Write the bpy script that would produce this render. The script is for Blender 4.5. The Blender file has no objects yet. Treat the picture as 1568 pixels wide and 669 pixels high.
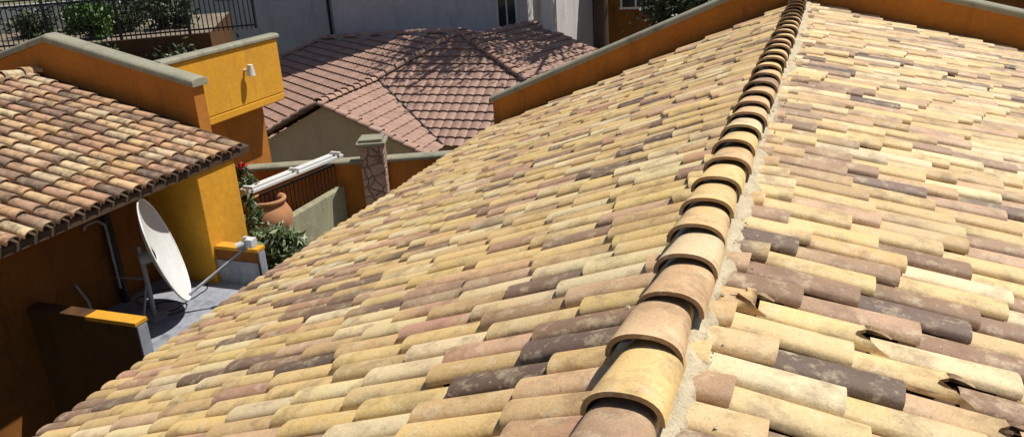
import bpy, math, random
from mathutils import Vector, Matrix, noise as mn
random.seed(11)
R=random.random
def U(a,b): return a+(b-a)*random.random()
sc=bpy.context.scene

# ---------------------------------------------------------------- materials
def newmat(name):
    m=bpy.data.materials.new(name); m.use_nodes=True
    nt=m.node_tree; b=nt.nodes['Principled BSDF']
    return m,nt,b
def N(nt,t,**k):
    n=nt.nodes.new(t)
    for a,v in k.items(): setattr(n,a,v)
    return n
def noise(nt,co,scale,detail=4,rough=.6):
    n=N(nt,'ShaderNodeTexNoise'); n.inputs['Scale'].default_value=scale
    n.inputs['Detail'].default_value=detail; n.inputs['Roughness'].default_value=rough
    nt.links.new(co,n.inputs['Vector']); return n.outputs['Fac']
def ramp(nt,fac,p0,p1,c0=(0,0,0,1),c1=(1,1,1,1)):
    r=N(nt,'ShaderNodeValToRGB'); e=r.color_ramp.elements
    e[0].position=p0;e[1].position=p1;e[0].color=c0;e[1].color=c1
    nt.links.new(fac,r.inputs['Fac']); return r.outputs['Color']
def mix(nt,fac,a,b,mode='MIX'):
    m=N(nt,'ShaderNodeMix',data_type='RGBA',blend_type=mode)
    for s,v in ((m.inputs[0],fac),(m.inputs[6],a),(m.inputs[7],b)):
        if isinstance(v,(int,float)): s.default_value=v
        elif isinstance(v,tuple): s.default_value=v if len(v)==4 else v+(1,)
        else: nt.links.new(v,s)
    return m.outputs[2]
def bump(nt,b,h,strength,dist):
    n=N(nt,'ShaderNodeBump'); n.inputs['Strength'].default_value=strength; n.inputs['Distance'].default_value=dist
    nt.links.new(h,n.inputs['Height']); nt.links.new(n.outputs['Normal'],b.inputs['Normal'])
def mul(nt,f,k):
    g=N(nt,'ShaderNodeMath',operation='MULTIPLY'); nt.links.new(f,g.inputs[0]); g.inputs[1].default_value=k; return g.outputs[0]
def plain(name,c1,c2,scale=3,rough=.85,bs=.3,bd=.01,bscale=60,stain=None,spec=.3):
    m,nt,b=newmat(name); co=N(nt,'ShaderNodeTexCoord').outputs['Object']
    c=mix(nt,ramp(nt,noise(nt,co,scale,6),.3,.7),c1,c2)
    c=mix(nt,ramp(nt,noise(nt,co,scale*9,4),.35,.75),c,mix(nt,1,c,(.8,.8,.8),'MULTIPLY'))
    if stain:
        mp=N(nt,'ShaderNodeMapping'); mp.inputs['Scale'].default_value=(1.5,1.5,.35); nt.links.new(co,mp.inputs['Vector'])
        c=mix(nt,ramp(nt,noise(nt,mp.outputs['Vector'],2.2,6,.7),.52,.72),c,stain)
    nt.links.new(c,b.inputs['Base Color']); b.inputs['Roughness'].default_value=rough
    b.inputs['Specular IOR Level'].default_value=spec
    if bs: bump(nt,b,noise(nt,co,bscale,4),bs,bd)
    return m
def tilemat(name,dark=(.19,.12,.07),k=.5,cream=(.80,.67,.44),kc=.45,lo=.50,hi=.66,sp=.45,glob=.2):
    m,nt,b=newmat(name); co=N(nt,'ShaderNodeTexCoord').outputs['Object']
    a=N(nt,'ShaderNodeAttribute',attribute_name='tcol').outputs['Color']
    c=mix(nt,mul(nt,ramp(nt,noise(nt,co,5.5,6,.65),lo,hi),k),a,dark)
    c=mix(nt,mul(nt,ramp(nt,noise(nt,co,9.3,5,.7),.52,.66),kc),c,cream)
    c=mix(nt,mul(nt,ramp(nt,noise(nt,co,1.1,4,.6),.45,.7),glob),c,(.34,.23,.14))
    c=mix(nt,1,c,ramp(nt,noise(nt,co,90,3,.7),.3,.75,(.82,.80,.78,1),(1.14,1.14,1.14,1)),'MULTIPLY')
    c=mix(nt,mul(nt,ramp(nt,noise(nt,co,38,3,.8),.63,.70),sp),c,(.14,.11,.085))
    c=mix(nt,mul(nt,ramp(nt,noise(nt,co,27,4,.8),.64,.69),.55),c,(.80,.75,.62))
    nt.links.new(c,b.inputs['Base Color']); b.inputs['Roughness'].default_value=.6
    b.inputs['Specular IOR Level'].default_value=.42
    bump(nt,b,noise(nt,co,48,7,.75),.5,.009)
    return m
M={}
M['tile']=tilemat('clay_tile')
M['tile_old']=tilemat('weathered_clay_tile',dark=(.08,.055,.045),k=.75,cream=(.64,.52,.38),kc=.35,lo=.46,hi=.64,sp=.6)
M['pink']=tilemat('concrete_tile',dark=(.16,.095,.08),k=.35,cream=(.46,.34,.28),kc=.3,sp=.2)
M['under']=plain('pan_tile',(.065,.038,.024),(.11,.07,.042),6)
M['mortar']=plain('ridge_mortar',(.68,.58,.41),(.52,.43,.29),9,.95,.8,.02,42)
M['orange']=plain('orange_plaster',(.54,.205,.034),(.45,.165,.026),1.5,.9,.4,.006,120,stain=(.32,.12,.03))
M['amber']=plain('amber_plaster',(.80,.39,.03),(.70,.33,.03),1.6,.9,.4,.008,90,stain=(.56,.27,.04))
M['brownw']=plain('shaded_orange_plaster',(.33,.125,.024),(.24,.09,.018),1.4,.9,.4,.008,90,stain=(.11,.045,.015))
M['shadew']=plain('shade_painted_plaster',(.13,.06,.02),(.09,.04,.015),1.4,.9,.4,.008,90,stain=(.05,.025,.012))  # wall plaster darkened, shade put into its base colour
M['coping']=plain('coping_paint',(.35,.33,.24),(.27,.255,.19),3,.8,.3,.005,80,stain=(.17,.16,.12))
M['cream']=plain('cream_plaster',(.66,.57,.43),(.57,.49,.38),1.3,.9,.3,.006,80,stain=(.44,.38,.30))
M['greyw']=plain('grey_plaster',(.74,.69,.69),(.64,.60,.60),1,.9,.3,.006,80,stain=(.50,.47,.47))
M['membrane']=plain('waterproof_membrane',(.28,.30,.35),(.40,.41,.45),2.5,.6,.3,.01,30,stain=(.14,.15,.18))
M['concrete']=plain('concrete',(.38,.36,.24),(.29,.28,.18),2,.9,.4,.008,50,stain=(.18,.17,.12))
M['paving']=plain('paving',(.46,.42,.34),(.36,.33,.27),2,.9,.3,.006,40)
M['pave2']=plain('terrace_paving',(.30,.24,.17),(.20,.16,.12),1.5,.9,.3,.006,40,stain=(.1,.08,.06))
M['white']=plain('white_paint',(.78,.78,.76),(.68,.68,.66),4,.45,.05,.002,60,spec=.5)
M['dishm']=plain('dish_enamel',(.80,.80,.79),(.72,.72,.70),3,.4,.03,.002,60,stain=(.64,.62,.58),spec=.5)
M['iron']=plain('black_iron',(.015,.015,.016),(.03,.028,.026),8,.5,.1,.002,60,spec=.5)
M['metal']=plain('galvanised_steel',(.50,.51,.52),(.36,.37,.38),8,.45,.1,.002,60,spec=.5)
M['terra']=plain('terracotta',(.56,.27,.13),(.45,.20,.09),5,.85,.3,.005,60,stain=(.36,.17,.09))
M['bark']=plain('bark',(.09,.065,.045),(.05,.035,.025),8,.95,.9,.02,30)
M['glass']=plain('window_glass',(.03,.035,.04),(.05,.055,.06),2,.1,0,spec=.6)
M['ground']=plain('ground',(.20,.17,.11),(.10,.13,.05),.25,.95,.4,.02,12)
M['road']=plain('asphalt',(.05,.05,.05),(.065,.063,.06),1.2,.9,.4,.006,80)
def leafmat():
    m,nt,b=newmat('leaf')
    a=N(nt,'ShaderNodeAttribute',attribute_name='tcol').outputs['Color']
    nt.links.new(a,b.inputs['Base Color']); b.inputs['Roughness'].default_value=.5
    return m
M['leaf']=leafmat()
def stonemat():
    m,nt,b=newmat('stone_cladding'); co=N(nt,'ShaderNodeTexCoord').outputs['Object']
    ns=N(nt,'ShaderNodeTexNoise'); ns.inputs['Scale'].default_value=4; nt.links.new(co,ns.inputs['Vector'])
    cw=mix(nt,.12,co,ns.outputs['Color'])
    v=N(nt,'ShaderNodeTexVoronoi',feature='DISTANCE_TO_EDGE'); v.inputs['Scale'].default_value=6; nt.links.new(cw,v.inputs['Vector'])
    w=N(nt,'ShaderNodeTexVoronoi'); w.inputs['Scale'].default_value=6; nt.links.new(cw,w.inputs['Vector'])
    c=mix(nt,w.outputs['Color'],(.50,.29,.20),(.28,.16,.12))
    c=mix(nt,ramp(nt,noise(nt,co,18,5),.4,.7),c,(.52,.38,.30))
    c=mix(nt,ramp(nt,v.outputs['Distance'],.015,.04,(1,1,1,1),(0,0,0,1)),c,(.12,.085,.065))
    nt.links.new(c,b.inputs['Base Color']); b.inputs['Roughness'].default_value=.9
    bump(nt,b,ramp(nt,v.outputs['Distance'],0,.1),.9,.03)
    return m
M['stone']=stonemat()

# ---------------------------------------------------------------- mesh builder
class MB:
    def __init__(s): s.v=[];s.f=[];s.c=[];s.sm=[]
    def add(s,vs,fs,col=(.5,.5,.5),smooth=False):
        o=len(s.v); s.v.extend(tuple(p) for p in vs)
        if callable(col): s.c.extend(col(i) for i in range(len(vs)))
        else: s.c.extend([col]*len(vs))
        for f in fs: s.f.append(tuple(i+o for i in f)); s.sm.append(smooth)
    def box(s,x0,x1,y0,y1,z0,z1):
        p=[(x,y,z) for z in (z0,z1) for y in (y0,y1) for x in (x0,x1)]
        s.add(p,[(0,2,3,1),(4,5,7,6),(0,1,5,4),(2,6,7,3),(0,4,6,2),(1,3,7,5)])
    def obox(s,p0,p1,half,z0,z1):
        d=Vector((p1[0]-p0[0],p1[1]-p0[1],0)).normalized(); n=Vector((-d.y,d.x,0))*half
        q=[Vector((*p0,0))-n,Vector((*p1,0))-n,Vector((*p0,0))+n,Vector((*p1,0))+n]
        p=[(a.x,a.y,z) for z in (z0,z1) for a in q]
        s.add(p,[(0,2,3,1),(4,5,7,6),(0,1,5,4),(2,6,7,3),(0,4,6,2),(1,3,7,5)])
    def tube(s,p0,p1,r0,r1=None,n=8,caps=True,col=(.5,.5,.5)):
        r1=r0 if r1 is None else r1
        p0=Vector(p0);p1=Vector(p1);d=(p1-p0).normalized()
        a=d.cross(Vector((0,0,1)) if abs(d.z)<.9 else Vector((1,0,0))).normalized(); b=d.cross(a)
        vs=[]
        for p,r in ((p0,r0),(p1,r1)):
            for i in range(n):
                t=2*math.pi*i/n; vs.append(p+a*math.cos(t)*r+b*math.sin(t)*r)
        fs=[(i,(i+1)%n,n+(i+1)%n,n+i) for i in range(n)]
        s.add(vs,fs,col,True)
        if caps:
            s.add(vs[:n],[tuple(range(n))[::-1]],col); s.add(vs[n:],[tuple(range(n))],col)
    def path(s,pts,r,n=8):
        for a,b in zip(pts[:-1],pts[1:]): s.tube(a,b,r,r,n)
    def prism_y(s,poly,y0,y1):
        n=len(poly); vs=[(x,y0,z) for x,z in poly]+[(x,y1,z) for x,z in poly]
        fs=[tuple(range(n)),tuple(range(n,2*n))[::-1]]+[(i,n+i,n+(i+1)%n,(i+1)%n) for i in range(n)]
        s.add(vs,fs)
    def sweep(s,pts,prof):
        pts=[Vector(p) for p in pts]; n=len(prof); vs=[]
        for i,p in enumerate(pts):
            d=(pts[min(i+1,len(pts)-1)]-pts[max(i-1,0)]); d.z=0; d.normalize(); side=Vector((d.y,-d.x,0))
            for a,b in prof: vs.append(p+side*a+Vector((0,0,b)))
        fs=[]
        for k in range(len(pts)-1):
            for i in range(n):
                j=(i+1)%n; fs.append((k*n+i,k*n+j,(k+1)*n+j,(k+1)*n+i))
        fs.append(tuple(range(n))[::-1]); fs.append(tuple(range((len(pts)-1)*n,len(pts)*n)))
        s.add(vs,fs)
    def make(s,name,mat,parent=None,bevel=0,fix=True):
        me=bpy.data.meshes.new(name); me.from_pydata(s.v,[],s.f)
        me.polygons.foreach_set('use_smooth',s.sm)
        a=me.color_attributes.new('tcol','FLOAT_COLOR','POINT')
        fl=[]
        for c in s.c: fl.extend((c[0],c[1],c[2],1))
        a.data.foreach_set('color',fl)
        me.materials.append(M[mat]); me.update()
        ob=bpy.data.objects.new(name,me); sc.collection.objects.link(ob)
        if fix:
            import bmesh
            bm=bmesh.new(); bm.from_mesh(me); bmesh.ops.recalc_face_normals(bm,faces=bm.faces); bm.to_mesh(me); bm.free()
        if bevel:
            md=ob.modifiers.new('b','BEVEL'); md.width=bevel; md.segments=2; md.limit_method='ANGLE'
        if parent: ob.parent=parent
        return ob
def empty(name):
    e=bpy.data.objects.new(name,None); sc.collection.objects.link(e); return e

def lerp(a,b,t): return tuple(a[i]+(b[i]-a[i])*t for i in range(3))
def add_tile(B,P,d,c,n,L,wl,wu,hl,hu,ll,lu,t,col,ns=8,nl=4,chip=None,yaw=.012):
    """barrel tile. P = centre of lower end on the roof plane, d down-slope, c across, n normal"""
    y=U(-yaw,yaw); d=(d+c*y).normalized()
    vs=[]; cl=[]
    c2,t2=col[1],col[2]
    def arc(a,w,h): 
        q=math.cos(a); return c*(w*math.copysign(abs(q)**.88,q))+n*(h*math.sin(a)**.78)
    for i in range(nl+1):
        f=i/nl
        w=wl+(wu-wl)*f; h=hl+(hu-hl)*f; l=ll+(lu-ll)*f
        for j in range(ns+1):
            a=math.pi*j/ns
            ww=chip[j%len(chip)] if (chip and i==0) else 0
            vs.append(P-d*(L*f+ww)+arc(a,w,h)+n*l)
            k=max(0,min(1,(1-abs(f-t2)*2.0)))
            cl.append(lerp(col[0],c2,k))
    fs=[(i*(ns+1)+j,i*(ns+1)+j+1,(i+1)*(ns+1)+j+1,(i+1)*(ns+1)+j) for i in range(nl) for j in range(ns)]
    B.add(vs,fs,lambda i:cl[i],True)
    out=vs[:ns+1]; inn=[]; inb=[]
    for j in range(ns+1):
        a=math.pi*j/ns; ww=chip[j%len(chip)] if chip else 0
        inn.append(P-d*ww+arc(a,wl-t,hl-t)+n*ll)
        inb.append(P-d*L+arc(a,wu-t,hu-t)+n*lu)
    dk=lerp(col[0],(.2,.11,.07),.65)  # end lip painted darker, its shade put into the vertex colour
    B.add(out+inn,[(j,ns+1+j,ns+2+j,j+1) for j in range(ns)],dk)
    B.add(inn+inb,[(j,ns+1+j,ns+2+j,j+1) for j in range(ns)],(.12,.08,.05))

PAL=[((.76,.53,.225),34),((.84,.66,.38),20),((.66,.44,.20),17),((.66,.42,.25),11),((.53,.30,.19),7),((.36,.23,.135),6),((.22,.14,.095),3)]
PALR=[((.78,.56,.27),32),((.84,.66,.40),22),((.66,.44,.22),16),((.62,.40,.25),10),((.42,.27,.17),8),((.25,.165,.12),3)]
PALD=[((.33,.20,.125),30),((.22,.14,.095),24),((.16,.105,.08),14),((.47,.29,.18),18),((.64,.44,.22),18)]
PAL_OLD=[((.68,.45,.23),22),((.74,.56,.34),15),((.58,.35,.19),22),((.54,.31,.19),18),((.34,.21,.14),12),((.19,.125,.09),7)]
def pick(pal):
    b=random.choices([p[0] for p in pal],[p[1] for p in pal])[0]
    k=U(.9,1.1); return (b[0]*k*U(.97,1.03),b[1]*k,b[2]*k*U(.90,1.06))
def tcol(pal,P=None):
    if P is not None:
        v=mn.noise(Vector((P.x*1.3,P.y*.8,3.1)))+.5*mn.noise(Vector((P.x*3.2,P.y*2.6,9.1)))
        pr=.02+max(0,v-.14)*1.1
        if abs(P.x)<.95 and P.y<4.6: pr+=.13
        if R()<pr: pal=PALD
    a=pick(pal)
    b=lerp(a,pick(pal),U(.2,.85) if R()<.6 else .1)
    return (a,b,random.choice([0,0,.3,.6,1,1]))

def slope_tiles(B,xe,ze,xr,zr,y0,y1,pitch,expo,L,w,h,pal,stagger,t=.016,special=None,ns=8,inset=None,cluster=False):
    up=Vector((xr-xe,0,zr-ze)); Ls=up.length; up.normalize(); d=-up
    c=Vector((0,1,0)); n=Vector((-up.z,0,up.x)); 
    if n.z<0: n=-n
    ncol=int((y1-y0)/pitch)
    for k in range(ncol):
        y=y0+pitch*(k+.5)
        u=inset(y) if inset else 0
        e=expo*U(1-stagger*.75,1)
        while u<Ls-.06:
            yy=y+U(-.007,.007)
            Lt=min(e+(L-expo),Ls-u)
            P=Vector((xe,yy,ze))+up*u+(d*U(-.014,.014))
            P+=n*(.012*mn.noise(P*.7))
            fr=Lt/L; chip=None
            li=t+.013+U(-.002,.011)
            if special:
                q=special(P,k)
                if q=='chip': chip=[.0,.05,.09,.13,.12,.16,.10,.07,.02]
                if q=='lift': li+=.025
            add_tile(B,P,d,c,n,Lt,w*U(.98,1.02),w*(1-.14*fr),h*U(.95,1.05),h*(1-.16*fr),li,.0,t,tcol(pal,P if cluster else None),ns=ns,chip=chip,yaw=.018)
            u+=e; e=expo*U(.985,1.015)

def cap_line(B,hi,lo,w,h,expo,L,pal,base=.0,t=.018,ns=10,jit=.008):
    hi=Vector(hi);lo=Vector(lo); d=(lo-hi); T=d.length; d.normalize()
    c=d.cross(Vector((0,0,1))).normalized(); n=c.cross(d)
    if n.z<0:n=-n
    u=0
    while u<T-.03:
        P=lo-d*u+c*U(-jit,jit)+n*base
        add_tile(B,P,d,c,n,min(L,T-u),w*U(.97,1.03),w*.82,h*U(.96,1.04),h*.80,t+.008+U(0,.006),-.004,t,tcol(pal),ns=ns,nl=5,yaw=.03)
        u+=expo*U(.97,1.03)

# ================================================================ MAIN HOUSE
house=empty('tiled_roof_house')
Y0,Y1=-1.6,14.4
APX=-.08; TL=.405; TR=.258
XL=-5.44; ZL=APX+TL*XL
XR=6.2; ZR=APX-TR*XR
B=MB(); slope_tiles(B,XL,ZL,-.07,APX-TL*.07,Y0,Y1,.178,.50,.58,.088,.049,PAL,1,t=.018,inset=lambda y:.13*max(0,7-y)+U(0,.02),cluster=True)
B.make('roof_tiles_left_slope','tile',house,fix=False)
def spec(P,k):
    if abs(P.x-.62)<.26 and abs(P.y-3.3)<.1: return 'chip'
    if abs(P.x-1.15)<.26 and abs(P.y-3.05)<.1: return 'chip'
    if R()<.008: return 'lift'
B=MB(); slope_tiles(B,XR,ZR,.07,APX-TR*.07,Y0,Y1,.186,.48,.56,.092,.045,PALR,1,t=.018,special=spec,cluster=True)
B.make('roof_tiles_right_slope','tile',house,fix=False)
B=MB()
xi=XL+1.05
B.add([(xi,Y0,APX+TL*xi+.005),(0,Y0,APX),(XR-.03,Y0,ZR+.005),(XL+.03,Y1,ZL+.005),(0,Y1,APX),(XR-.03,Y1,ZR+.005),(XL+.04,7.2,ZL+.005)],[(0,1,4,3,6),(1,2,5,4)])
B.add([(xi,Y0,APX+TL*xi-.12),(0,Y0,APX-.15),(XR-.03,Y0,ZR-.12),(XL+.03,Y1,ZL-.12),(0,Y1,APX-.15),(XR-.03,Y1,ZR-.12),(XL+.04,7.2,ZL-.12),
       (xi,Y0,APX+TL*xi+.005),(XL+.03,Y1,ZL+.005),(XL+.04,7.2,ZL+.005)],[(0,6,3,4,1),(1,4,5,2),(0,7,9,6),(6,9,8,3)])
B.make('roof_deck','under',house,fix=False)
PRG=[((.80,.55,.25),36),((.84,.64,.37),18),((.68,.44,.23),16),((.60,.36,.22),9),((.42,.27,.17),8),((.30,.19,.14),4)]
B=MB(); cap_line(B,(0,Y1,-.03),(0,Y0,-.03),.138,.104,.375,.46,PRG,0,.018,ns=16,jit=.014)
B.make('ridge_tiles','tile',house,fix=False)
# mortar bedding
B=MB(); st=.02; ny=int((Y1-Y0)/st)
prof=[-1,-.92,-.8,-.68,-.5,0,.5,.6,.66,.72,.78,.84,.9,.95,1.0]
el=[0.]*(ny+1); er=[0.]*(ny+1); a=b=0; bb=0
for i in range(ny+1):
    a=a*.86+U(-.012,.012); b=b*.85+U(-.014,.014); bb=bb*.97+U(-.006,.006); el[i]=.150+a; er[i]=.188+b+bb
vs=[]
for i in range(ny+1):
    for q in prof:
        x=q*(el[i] if q<0 else er[i])
        sl=TL if x<0 else TR
        base=APX-sl*abs(x)
        hgt=.062+.014*mn.noise(Vector((x*25,i*st*9,0)))+U(-.004,.004)
        if abs(q)>.97: hgt=-.005
        elif abs(q)>.92: hgt=.046+U(-.01,.008)
        vs.append((x+U(-.004,.004),Y0+i*st+U(-.004,.004),base+hgt))
m=len(prof)
fs=[(i*m+j,i*m+j+1,(i+1)*m+j+1,(i+1)*m+j) for i in range(ny) for j in range(m-1)]
B.add(vs,fs,smooth=True)
for k in range(320):
    y=U(Y0,Y1); x=U(.12,.30) if R()<.8 else -U(.12,.22); r=U(.004,.014)
    zb=APX-(TL if x<0 else TR)*abs(x)+.058
    p=Vector((x,y,zb)); q=[p+Vector((U(-1,1),U(-1,1),U(-.4,1)))*r for _ in range(6)]
    B.add(q,[(0,1,2),(0,2,3),(0,3,4),(0,4,1),(5,1,2),(5,2,3),(5,3,4),(5,4,1)])
B.make('ridge_mortar','mortar',house,fix=False)
def coping_profile(w,h):
    hw=w/2; return [(-hw,0),(hw,0),(hw,h*.5),(hw*.93,h*.72),(hw*.75,h*.9),(hw*.4,h),(-hw*.4,h),(-hw*.75,h*.9),(-hw*.93,h*.72),(-hw,h*.5)]
PH=.50
xa,xb=-5.47,6.4
B=MB(); B.prism_y([(xa,-6.5),(xb,-6.5),(xb,APX-TR*xb+PH),(0,APX+PH),(xa,APX+TL*xa+PH)],Y1,Y1+.26)
B.make('gable_parapet','orange',house)
B=MB(); B.sweep([(xa-.06,Y1+.13,APX+TL*(xa-.06)+PH+.003),(0,Y1+.13,APX+PH+.003),(xb+.06,Y1+.13,APX-TR*(xb+.06)+PH+.003)],coping_profile(.38,.12))
B.make('parapet_coping','coping',house,bevel=.008)
B=MB(); B.box(-4.1,5.7,Y0+.2,Y1-.01,-6.5,-2.32); B.make('walls','orange',house)

# ================================================================ NEIGHBOUR HOUSE (left)
nh=empty('orange_house')
ex,ez=-8.14,-1.7; rx,rz=-12.4,-.556; ny0,ny1=1.5,10.57
B=MB(); slope_tiles(B,ex,ez,rx,rz,ny0,ny1,.24,.42,.50,.098,.086,PAL_OLD,.14,t=.018,ns=10)
slope_tiles(B,2*rx-ex,ez,rx,rz,ny0,ny1,.24,.42,.50,.098,.086,PAL_OLD,.14,t=.018,ns=6)
B.make('roof_tiles','tile_old',nh,fix=False)
B=MB(); cap_line(B,(rx,ny1,rz+.03),(rx,ny0,rz+.03),.13,.12,.38,.45,PAL_OLD,0); B.make('ridge_tiles','tile_old',nh,fix=False)
lx=2*rx-ex
B=MB(); B.prism_y([(ex-.04,ez),(rx,rz),(lx+.04,ez),(lx+.04,ez-.1),(rx,rz-.12),(ex-.04,ez-.1)],ny0,ny1-.01); B.make('roof_deck','under',nh)
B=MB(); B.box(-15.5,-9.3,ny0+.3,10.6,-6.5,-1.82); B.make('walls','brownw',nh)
B=MB(); B.box(-9.29,-8.22,9.33,10.2,-6.5,-1.81); B.make('pier','amber',nh,bevel=.015)
B=MB(); B.prism_y([(-15.7,-6.5),(-9.14,-6.5),(-9.14,-.76),(-12.1,-.02),(-15.7,-.92)],10.602,10.86)
B.make('gable_parapet','orange',nh)
B=MB(); B.sweep([(-15.8,10.73,-.945),(-12.1,10.73,-.017),(-9.07,10.73,-.775)],coping_profile(.38,.13)); B.make('parapet_coping','coping',nh,bevel=.008)
B=MB(); B.box(-10.22,-10.0,10.862,14.15,-1.6,-.5); B.box(-13.5,-10.0,10.862,14.12,-1.75,-1.602); B.make('amber_upper_wall','amber',nh,bevel=.02)
B=MB(); B.box(-13.4,-10.5,10.87,14.0,-6.5,-1.76); B.make('lower_wall','orange',nh)
B=MB(); B.box(-13.5,-10.225,10.87,14.1,-1.6,-1.56); B.make('flat_roof','membrane',nh)
B=MB(); B.sweep([(-10.11,10.9,-.497),(-10.11,14.2,-.497)],coping_profile(.3,.09)); B.make('upper_wall_coping','coping',nh,bevel=.008)
B=MB(); B.tube((-10,13.0,-.95),(-9.86,13.0,-.95),.03); B.tube((-9.86,13.0,-1.04),(-9.84,13.0,-.84),.09,.05,12); B.make('wall_lamp','white',nh)
B=MB(); B.path([(-9.22,8.45,-1.9),(-9.22,8.45,-3.6)],.06,12); B.make('downpipe','iron',nh)
B=MB(); B.box(-9.295,-7.42,7.12,9.42,-6.5,-3.6); B.make('terrace_roof','membrane',nh)
B=MB(); B.box(-9.297,-7.44,6.95,7.118,-6.5,-3.05); B.box(-9.297,-8.26,6.93,7.14,-3.05,-2.99); B.make('terrace_wall','shadew',nh,bevel=.01)  # face shade and eave shadow along the top are painted in by this colour
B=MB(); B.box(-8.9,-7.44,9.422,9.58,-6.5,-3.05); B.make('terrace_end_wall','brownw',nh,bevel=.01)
B=MB(); B.box(-8.258,-7.42,6.93,7.14,-3.048,-2.99); B.box(-8.215,-7.42,9.40,9.60,-3.048,-2.99); B.make('terrace_wall_coping','amber',nh,bevel=.008)
B=MB(); B.box(-7.439,-7.415,6.955,7.115,-3.75,-3.06); B.box(-7.439,-7.415,9.43,9.57,-3.75,-3.06); B.box(-8.9,-7.45,9.40,9.419,-3.6,-3.22); B.make('membrane_upstand','membrane',nh)
B=MB(); B.path([(-9.24,8.05,-2.3),(-9.18,8.05,-2.22),(-9.12,8.2,-2.2),(-9.10,8.3,-2.3),(-9.10,8.3,-3.3)],.018); B.path([(-9.24,7.7,-3.0),(-9.1,7.72,-3.25),(-9.1,7.74,-3.55)],.018); B.make('wall_conduit','metal',nh)
B=MB()
for k in range(4):
    p=Vector((-8.75+.1*k,8.6-.1*k,-3.588)); a=U(-1.9,-1.1); pts=[p.copy()]
    for i in range(26):
        a+=U(-.45,.45)+(.22 if k%2 else -.2); p=p+Vector((math.cos(a),math.sin(a),0))*.06
        p.x=max(-9.1,min(-7.5,p.x)); p.y=max(7.2,min(9.3,p.y)); pts.append(p.copy())
    B.path(pts,.008,6)
B.make('floor_cable','iron')

# ================================================================ SATELLITE DISH
dish=empty('satellite_dish')
C=Vector((-8.08,8.3,-2.6)); nrm=Vector((.765,.589,.258)).normalized()
upv=(Vector((0,0,1))-nrm*nrm.z).normalized(); sd=upv.cross(nrm)
RAD=.74; dep=.16; th=.012
B=MB();NR=10;NA=48
def dp(r,a,off): return C+upv*(math.sin(a)*r*1.06)+sd*(math.cos(a)*r)+nrm*(dep*(r/RAD)**2-dep+off)
vs=[dp(RAD*i/NR,2*math.pi*j/NA,0) for i in range(1,NR+1) for j in range(NA)]
vs2=[dp(RAD*i/NR,2*math.pi*j/NA,-th) for i in range(1,NR+1) for j in range(NA)]
g=[(i*NA+j,i*NA+(j+1)%NA,(i+1)*NA+(j+1)%NA,(i+1)*NA+j) for i in range(NR-1) for j in range(NA)]
B.add(vs,g+[tuple(range(NA))],smooth=True); B.add(vs2,[f[::-1] for f in g]+[tuple(range(NA))[::-1]],smooth=True)
rim=[dp(RAD,2*math.pi*j/NA,0) for j in range(NA)]
for j in range(NA): B.tube(rim[j],rim[(j+1)%NA],.013,.013,6,False)
B.make('reflector','dishm',dish,fix=False)
B=MB(); bot=C-upv*RAD*1.04; feed=C-upv*.42+nrm*1.05
B.tube(bot-nrm*.05,feed,.022,.022,8); B.make('feed_arm','metal',dish)
B=MB(); f2=feed+upv*.05
B.tube(f2+nrm*.02,f2-nrm*.16,.05,.06,12); B.tube(f2,f2+upv*.10,.035,.03,10); B.box(feed.x-.07,feed.x+.09,feed.y-.06,feed.y+.08,feed.z-.02,feed.z+.11); B.make('receiver_head','white',dish,bevel=.012)
B=MB(); back=C-nrm*(dep+.05)
B.tube(back,back-nrm*.14,.09,.09,12); base=Vector((back.x-.12,back.y-.05,0))
B.tube((base.x,base.y,-3.6),(base.x,base.y,-2.5),.035,.035,10); B.tube((base.x,base.y,-2.75),back,.03,.03,8)
B.box(base.x-.16,base.x+.16,base.y-.16,base.y+.16,-3.598,-3.575)
B.tube((base.x,base.y,-3.0),(-9.3,base.y+.3,-3.2),.018); B.tube((base.x,base.y,-3.0),(base.x+.2,base.y-.45,-3.59),.016); B.make('mount','metal',dish)

# ================================================================ FOLIAGE
def foliage(B,cx,cy,cz,rx,ry,rz,n,size,cols,clumps=14,asp=2.6):
    cl=[]
    for k in range(clumps):
        while True:
            p=Vector((U(-1,1),U(-1,1),U(-1,1)))
            if .25<p.length<1: break
        cl.append((Vector((cx+p.x*rx*.75,cy+p.y*ry*.75,cz+p.z*rz*.75)),U(.25,.5),U(.65,1.25)))
    for i in range(n):
        c,s,br=random.choice(cl)
        q=Vector((random.gauss(0,.5),random.gauss(0,.5),random.gauss(0,.5)))
        p=c+Vector((q.x*rx*s,q.y*ry*s,q.z*rz*s))
        d=Vector((U(-1,1),U(-1,1),U(-.6,.9))).normalized(); a=d.cross(Vector((U(-1,1),U(-1,1),U(-1,1)))).normalized()
        L=size*U(.6,1.3); w=L/asp
        col=random.choice(cols); k=br*U(.7,1.25); col=tuple(x*k for x in col)
        B.add([p-d*L*.5,p+a*w*.5,p+d*L*.5,p-a*w*.5],[(0,1,2,3)],col)
G=[(.06,.10,.025),(.045,.085,.02),(.09,.13,.035),(.12,.15,.05)]
GD=[(.025,.04,.012),(.035,.055,.015),(.05,.075,.025)]
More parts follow.
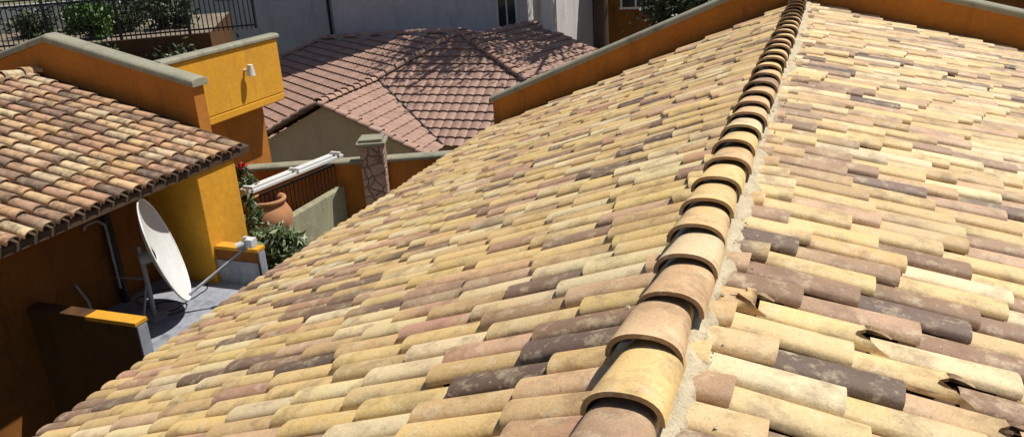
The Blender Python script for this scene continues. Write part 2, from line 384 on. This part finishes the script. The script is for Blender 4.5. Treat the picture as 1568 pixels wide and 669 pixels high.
def shrub(name,c,r,n,size,cols=G,flowers=None,asp=2.6,extra=None):
    e=empty(name); B=MB(); foliage(B,*c,*r,n,size,cols,14,asp)
    for x in (extra or []): foliage(B,*x,size,cols,6,asp)
    B.make('leaves','leaf',e,fix=False)
    B=MB()
    for k in range(9):
        B.tube((c[0]+U(-.05,.05),c[1]+U(-.05,.05),c[2]-r[2]*1.1),(c[0]+U(-.7,.7)*r[0],c[1]+U(-.7,.7)*r[1],c[2]+U(-.2,.7)*r[2]),.014,.006,5)
    B.make('stems','bark',e)
    if flowers:
        B=MB()
        for k in range(flowers):
            foliage(B,c[0]+U(-.6,.6)*r[0],c[1]+U(-.6,.6)*r[1],c[2]+U(.4,1)*r[2],.06,.06,.05,30,.06,[(.6,.02,.01),(.7,.05,.02)],4,1.4)
        B.make('flowers','leaf',e,fix=False)
    return e
def tree(name,x,y,z0,h,r,n,size,cols=GD,cz=.72,rzf=.3):
    e=empty(name); B=MB()
    B.tube((x,y,z0),(x+.1,y,z0+h*.45),.04*h*.6,.03*h*.5,10)
    for k in range(7):
        a=2*math.pi*k/7+U(-.3,.3); t=Vector((x+math.cos(a)*r*.65,y+math.sin(a)*r*.65,z0+h*U(.6,.9)))
        B.tube((x+.1,y,z0+h*.43),t,.018*h*.6,.008*h,7)
        for q in range(3): B.tube(t*.5+Vector((x+.1,y,z0+h*.43))*.5,t+Vector((U(-1,1),U(-1,1),U(-.2,.8)))*r*.4,.012*h*.4,.004*h,5)
    B.make('trunk','bark',e)
    B=MB(); foliage(B,x,y,z0+h*cz,r,r,h*rzf,n,size,cols,30); B.make('crown','leaf',e,fix=False)
    return e
shrub('oleander_shrub',(-7.82,10.25,-3.50),(.50,.5,.46),3600,.17,[(.10,.14,.05),(.07,.11,.03),(.18,.22,.10),(.26,.30,.17)],asp=4,
      extra=[(-8.3,10.45,-3.0,.16,.2,.35,700)])
shrub('geranium_plant',(-8.78,11.0,-2.5),(.22,.25,.36),900,.09,G,5)

# ================================================================ PATIO
B=MB(); B.box(-9.29,-5.02,9.6,14.39,-6.5,-4.1); B.make('patio','paving')
B=MB(); B.box(-8.25,-8.08,11.1,12.95,-4.1,-3.17); B.make('concrete_wall','concrete',None,bevel=.015)
B=MB(); B.box(-10.4,-8.255,10.9,13.0,-4.1,-3.6); B.make('planter_bed','ground')
pa,pb=(-12.3,11.5),(-5.48,14.36)
B=MB(); B.obox(pa,pb,.11,-4.1,-2.79); B.make('orange_garden_wall','orange')
cw=bpy.data.objects['orange_garden_wall']
B=MB(); B.sweep([(*pa,-2.787),(*pb,-2.787)],coping_profile(.3,.09)); B.make('coping','coping',cw,bevel=.006)
pil=empty('stone_pillar')
def rotbox(B,x,y,hw,z0,z1,ang=.4):
    d=Vector((math.cos(ang),math.sin(ang))); B.obox((x-d.x*hw,y-d.y*hw),(x+d.x*hw,y+d.y*hw),hw,z0,z1)
B=MB(); rotbox(B,-7.5,13.2,.225,-4.1,-2.36); B.make('shaft','stone',pil,bevel=.02)
B=MB(); rotbox(B,-7.5,13.2,.275,-2.358,-2.29); rotbox(B,-7.5,13.2,.22,-2.288,-2.23); B.make('cap','coping',pil,bevel=.015)
B=MB(); B.obox((-8.6,10.7),(-8.24,13.0),.07,-2.62,-2.52); B.obox((-8.44,10.74),(-8.08,13.04),.025,-2.60,-2.54); 
for t in (.02,.5,.98): B.obox((-8.62+.36*t,10.72+2.26*t),(-8.40+.36*t,10.70+2.26*t),.03,-2.52,-2.47)
B.make('white_awning_beam','white',None,bevel=.01)
rl=MB(); 
for i in range(20):
    t=i/19; x=-8.5+.3*t; y=11.0+1.9*t; rl.tube((x,y,-3.6),(x,y,-2.72),.012,.012,6)
rl.obox((-8.5,11.0),(-8.2,12.9),.018,-2.74,-2.70); rl.obox((-8.5,11.0),(-8.2,12.9),.015,-3.5,-3.47); rl.make('iron_balustrade','iron')
def lathe(B,x,y,z,prof,n=28):
    vs=[(x+r*math.cos(2*math.pi*j/n),y+r*math.sin(2*math.pi*j/n),z+h) for r,h in prof for j in range(n)]
    B.add(vs,[(i*n+j,i*n+(j+1)%n,(i+1)*n+(j+1)%n,(i+1)*n+j) for i in range(len(prof)-1) for j in range(n)]+[tuple(range(n))[::-1]],smooth=True)
B=MB(); lathe(B,-8.45,11.1,-3.6,[(.18,0),(.24,.08),(.34,.22),(.40,.38),(.39,.52),(.33,.64),(.28,.70),(.29,.73),(.33,.75),(.33,.80),(.27,.80),(.24,.72),(.2,.6)]); B.make('terracotta_urn','terra')
B=MB()
for k in range(3): B.tube((-7.75+.12*k,11.5+.25*k,-4.1),(-7.75+.12*k,11.5+.25*k,-3.85),.03,.025,8)
B.make('garden_light','white')
B=MB()
for k in range(3): B.tube((-7.85+.12*k,11.7+.25*k,-4.1),(-7.85+.12*k,11.7+.25*k,-3.9),.05,.04,8)
B.make('plant_pot','iron')

# ================================================================ PINK ROOF HOUSE
ph=empty('pink_roof_house')
def inpoly(p,poly):
    r=False;n=len(poly)
    for i in range(n):
        a=poly[i];b=poly[(i+1)%n]
        if (a[1]>p[1])!=(b[1]>p[1]) and p[0]<(b[0]-a[0])*(p[1]-a[1])/(b[1]-a[1])+a[0]: r=not r
    return r
PP=(.40,.245,.19)
def wavy(B,poly,pitch=.29,course=.34,amp=.035):
    P=[Vector(p) for p in poly]; n=Vector((0,0,0))
    for i in range(len(P)):
        a=P[i]-P[0]; b=P[(i+1)%len(P)]-P[0]; n+=a.cross(b)
    n.normalize()
    if n.z<0:n=-n
    u=Vector((0,0,1)).cross(n).normalized(); v=n.cross(u)
    q=[((p-P[0]).dot(u),(p-P[0]).dot(v)) for p in P]
    u0=min(a[0] for a in q);u1=max(a[0] for a in q);v0=min(a[1] for a in q);v1=max(a[1] for a in q)
    NS=8; du=pitch/NS; nu=int((u1-u0)/du)+1; nv=int((v1-v0)/course)+1
    A=[amp*abs(math.sin(math.pi*i/NS))**.8 for i in range(NS+1)]
    for k in range(nv):
        va=v0+k*course; vb=va+course; tc=None
        for i in range(nu):
            if i%NS==0 or tc is None:
                kk=U(.86,1.12); tc=tuple(c*kk for c in PP)
            ua,ub=u0+i*du,u0+(i+1)*du
            if not inpoly(((ua+ub)/2,(va+vb)/2),q): continue
            wa=A[i%NS]; wb=A[i%NS+1]
            f=lambda a,b,h:P[0]+u*a+v*b+n*h
            B.add([f(ua,va,wa+.04),f(ub,va,wb+.04),f(ub,vb,wb),f(ua,vb,wa)],[(0,1,2,3)],tc,True)
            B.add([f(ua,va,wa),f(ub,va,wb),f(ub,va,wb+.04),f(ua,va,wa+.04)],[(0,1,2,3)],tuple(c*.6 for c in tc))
ap=(-10.5,24.2,-1.84); H1=(-12.6,22.3,-2.98)
E1=(-15.3,19.3,-4.6);E2=(-18.45,22.2,-4.4);E3=(-19.3,26.7,-3.08);E4=(-17.7,27.4,-2.46)
bl=(-9.4,20.0,-4.36); br=(-4.2,20.0,-4.36); cr=(-3.2,26.0,-4.2); ct=(-9.2,27.5,-1.8)
g0=(-12.5,18.9,-2.98); ge=(-9.3,18.9,-4.34); gl=(-15.6,18.9,-4.5)
B=MB()
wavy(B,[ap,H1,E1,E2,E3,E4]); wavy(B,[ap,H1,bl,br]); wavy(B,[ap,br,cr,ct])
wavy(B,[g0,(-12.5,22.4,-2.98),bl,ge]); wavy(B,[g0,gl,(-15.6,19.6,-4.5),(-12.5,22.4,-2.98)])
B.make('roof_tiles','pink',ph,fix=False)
PPK=[((.48,.31,.24),3),((.42,.265,.21),3),((.35,.22,.18),2)]
B=MB()
def z(p,h=.03): return (p[0],p[1],p[2]+h)
for a,b in ((ap,H1),((-12.6,22.3,-2.98),g0),(ap,br),(E4,E3),(ap,(-13.8,25.8,-2.1)),((-13.8,25.8,-2.1),E4),(g0,ge),(g0,gl)):
    cap_line(B,z(a),z(b),.15,.11,.36,.43,PPK,0,.02,ns=8)
B.make('ridge_tiles','pink',ph,fix=False)
B=MB()
for k in range(12):
    t=k/12; a=Vector(H1).lerp(Vector(bl),t); b=Vector(H1).lerp(Vector(bl),t+1/12)
    B.tube(a+Vector((0,0,.04)),b+Vector((0,0,.04)),.045,.045,6)
B.make('valley_gutter','iron',ph)
B=MB(); B.prism_y([(-15.2,-6.5),(-9.6,-6.5),(-9.6,-4.28),(-12.5,-3.08),(-15.2,-4.42)],19.15,22); B.box(-18,-5,21.5,27,-6.5,-4.7); B.make('walls','cream',ph)

# grey house behind
gh=empty('grey_house')
B=MB(); B.box(-17.6,-9.6,28.1,36,-6.5,7); B.make('walls','greyw',gh)
B=MB(); B.box(-9.59,-8.9,29.2,36,-6.5,7); B.make('side_wall','greyw',gh)
B=MB(); B.box(-8.72,-8.34,27,27.38,-6.5,3.5); B.make('column','white',gh,bevel=.02)
B=MB(); B.box(-10.7,-10.05,28.05,28.11,-2.2,1); B.make('window','glass',gh)
B=MB(); B.box(-10.78,-10.7,28.02,28.1,-2.2,1);B.box(-10.05,-9.97,28.02,28.1,-2.2,1);B.box(-10.40,-10.35,28.02,28.1,-2.2,1);B.box(-10.8,-9.95,28.0,28.1,-2.28,-2.2); B.make('window_frame','white',gh)
ch=empty('cream_house')
B=MB(); B.box(-27,-17.9,31,38,-6.5,3); B.make('walls','greyw',ch)
B=MB()
for x in (-25.5,-23,-20.5): B.box(x,x+1.1,30.95,31.01,-1.2,.6)
B.make('windows','glass',ch)
B=MB(); B.path([(-19.6,30.9,-6),(-19.6,30.9,2.9)],.06,10); B.path([(-18.2,30.9,-6),(-18.2,30.9,2.9)],.05,10); B.make('downpipes','iron',ch)
bh=empty('brown_house')
B=MB(); B.box(-8.8,8,34,44,-6.5,2); B.make('walls','brownw',bh)
B=MB()
for x in (-7.6,-5.2,-3.2,-.8,2): B.box(x,x+1.1,33.95,34.01,-2.2,-.8)
B.make('windows','glass',bh)
B=MB()
for x in (-7.6,-5.2,-3.2,-.8,2):
    for x2 in (x-.08,x+.52,x+1.1): B.box(x2,x2+.07,33.9,33.99,-2.25,-.8)
    B.box(x-.12,x+1.2,33.88,33.99,-2.33,-2.25)
B.make('window_frames','white',bh)
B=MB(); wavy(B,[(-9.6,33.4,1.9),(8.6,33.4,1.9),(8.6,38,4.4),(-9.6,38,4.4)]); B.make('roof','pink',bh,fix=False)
tree('shade_tree',-6.9,27.6,-6.5,14,3.4,9000,.22,cz=.76,rzf=.22)
tree('shade_tree.001',-4.2,30.5,-6.5,7.0,2.0,5000,.24)
tree('shade_tree.002',-30,36,-6.5,9,3.6,7000,.28)
tree('shade_tree.003',-38,40,-6.5,9,3.8,6000,.3)

# railing terrace top left
tr=empty('terrace_house')
ra,rb=Vector((-22.5,14.87)),Vector((-16.0,19.2)); dd=(rb-ra).normalized(); nn=Vector((-dd.y,dd.x))
mid=nn*3.2
B=MB(); B.obox(tuple(ra+mid),tuple(rb+mid),3.2,-6.5,-1.06); B.make('terrace_walls','shadew',tr)  # dark colour stands in for the shadow below the railing
B=MB(); B.obox(tuple(ra+mid),tuple(rb+mid),3.19,-1.058,-1.05); B.make('terrace','pave2',tr)
q0=ra+nn*5.4; q1=ra+nn*5.4+dd*4.5
B=MB(); B.obox(tuple(q0),tuple(q1),.12,-1.04,-.2); B.make('low_wall','white',tr)
rl=MB(); rb2=Vector((-14.9,19.93)); Lr=(rb2-ra).length; k=0
p0=ra+nn*.1
while k*.13<Lr:
    p=p0+dd*(k*.13); rl.tube((p.x,p.y,-1.05),(p.x,p.y,.2),.016,.016,6)
    if k%14==0: rl.tube((p.x,p.y,-1.05),(p.x,p.y,.3),.045,.045,8)
    if k%2==0:
        for i in range(6):
            a0=math.pi*i/6;a1=math.pi*(i+1)/6
            f=lambda a:(p.x+dd.x*(.13-.13*math.cos(a)),p.y+dd.y*(.13-.13*math.cos(a)),-.10+.13*math.sin(a))
            rl.tube(f(a0),f(a1),.012,.012,5,False)
    k+=1
pe=p0+dd*Lr
for zz in (-.95,.05,.2): rl.obox(tuple(p0),tuple(pe),.027,zz-.022,zz+.022)
rl.make('iron_railing','iron')
s=ra+dd*4.6+nn*.9
shrub('potted_bush',(s.x,s.y,-.5),(.75,.75,.6),2600,.17,[(.06,.14,.02),(.10,.20,.03)])
for k in range(5):
    s=ra+dd*(.8+1.4*k)+nn*U(2.2,5.2)
    shrub('garden_bush' if k==0 else 'garden_bush.%03d'%k,(s.x,s.y,-.6),(.9,.8,.6),1800,.17,GD)
shrub('hedge',(-27,27,-1.5),(5,1.4,2.0),9000,.25,GD)
for k in range(4):
    s=ra+dd*(2.2+1.6*k)-nn*.9
    shrub('climbing_plant' if k==0 else 'climbing_plant.%03d'%k,(s.x,s.y,-2.0),(1.0,.7,.9),2400,.16,GD+[(.07,.10,.03)])

B=MB(); B.add([(-400,-400,-6.5),(400,-400,-6.5),(400,400,-6.5),(-400,400,-6.5)],[(0,1,2,3)]); B.make('ground','ground',fix=False)
B=MB(); B.box(-60,60,50,57,-6.52,-6.49); B.make('road','road')

# ---------------------------------------------------------------- light, camera
S=Vector((.38,.30,.875)).normalized()
w=bpy.data.worlds.new('World'); sc.world=w; w.use_nodes=True
nt=w.node_tree; bg=nt.nodes['Background']; sky=nt.nodes.new('ShaderNodeTexSky'); sky.sky_type='NISHITA'; sky.sun_disc=False
sky.sun_elevation=math.asin(S.z); sky.sun_rotation=math.atan2(S.x,S.y)
nt.links.new(sky.outputs[0],bg.inputs['Color']); bg.inputs['Strength'].default_value=.065
ld=bpy.data.lights.new('sun','SUN'); ld.energy=5; ld.angle=math.radians(.5); ld.color=(1,.965,.88)
lo=bpy.data.objects.new('sun',ld); sc.collection.objects.link(lo); lo.rotation_euler=S.to_track_quat('Z','Y').to_euler()
sc.view_settings.view_transform='Standard'; sc.view_settings.look='None'; sc.view_settings.exposure=0
cd=bpy.data.cameras.new('camera'); cam=bpy.data.objects.new('camera',cd); sc.collection.objects.link(cam); sc.camera=cam
cd.sensor_width=36; cd.lens=29.04; cd.clip_start=.05; cd.clip_end=1500
r=Vector((.9345,.3503,-.0617)).normalized(); bk=Vector((.3495,-.8722,.3422)); bk=(bk-r*bk.dot(r)).normalized(); up=bk.cross(r)
cam.matrix_world=Matrix(((r.x,up.x,bk.x,.54),(r.y,up.y,bk.y,0),(r.z,up.z,bk.z,1.5),(0,0,0,1)))
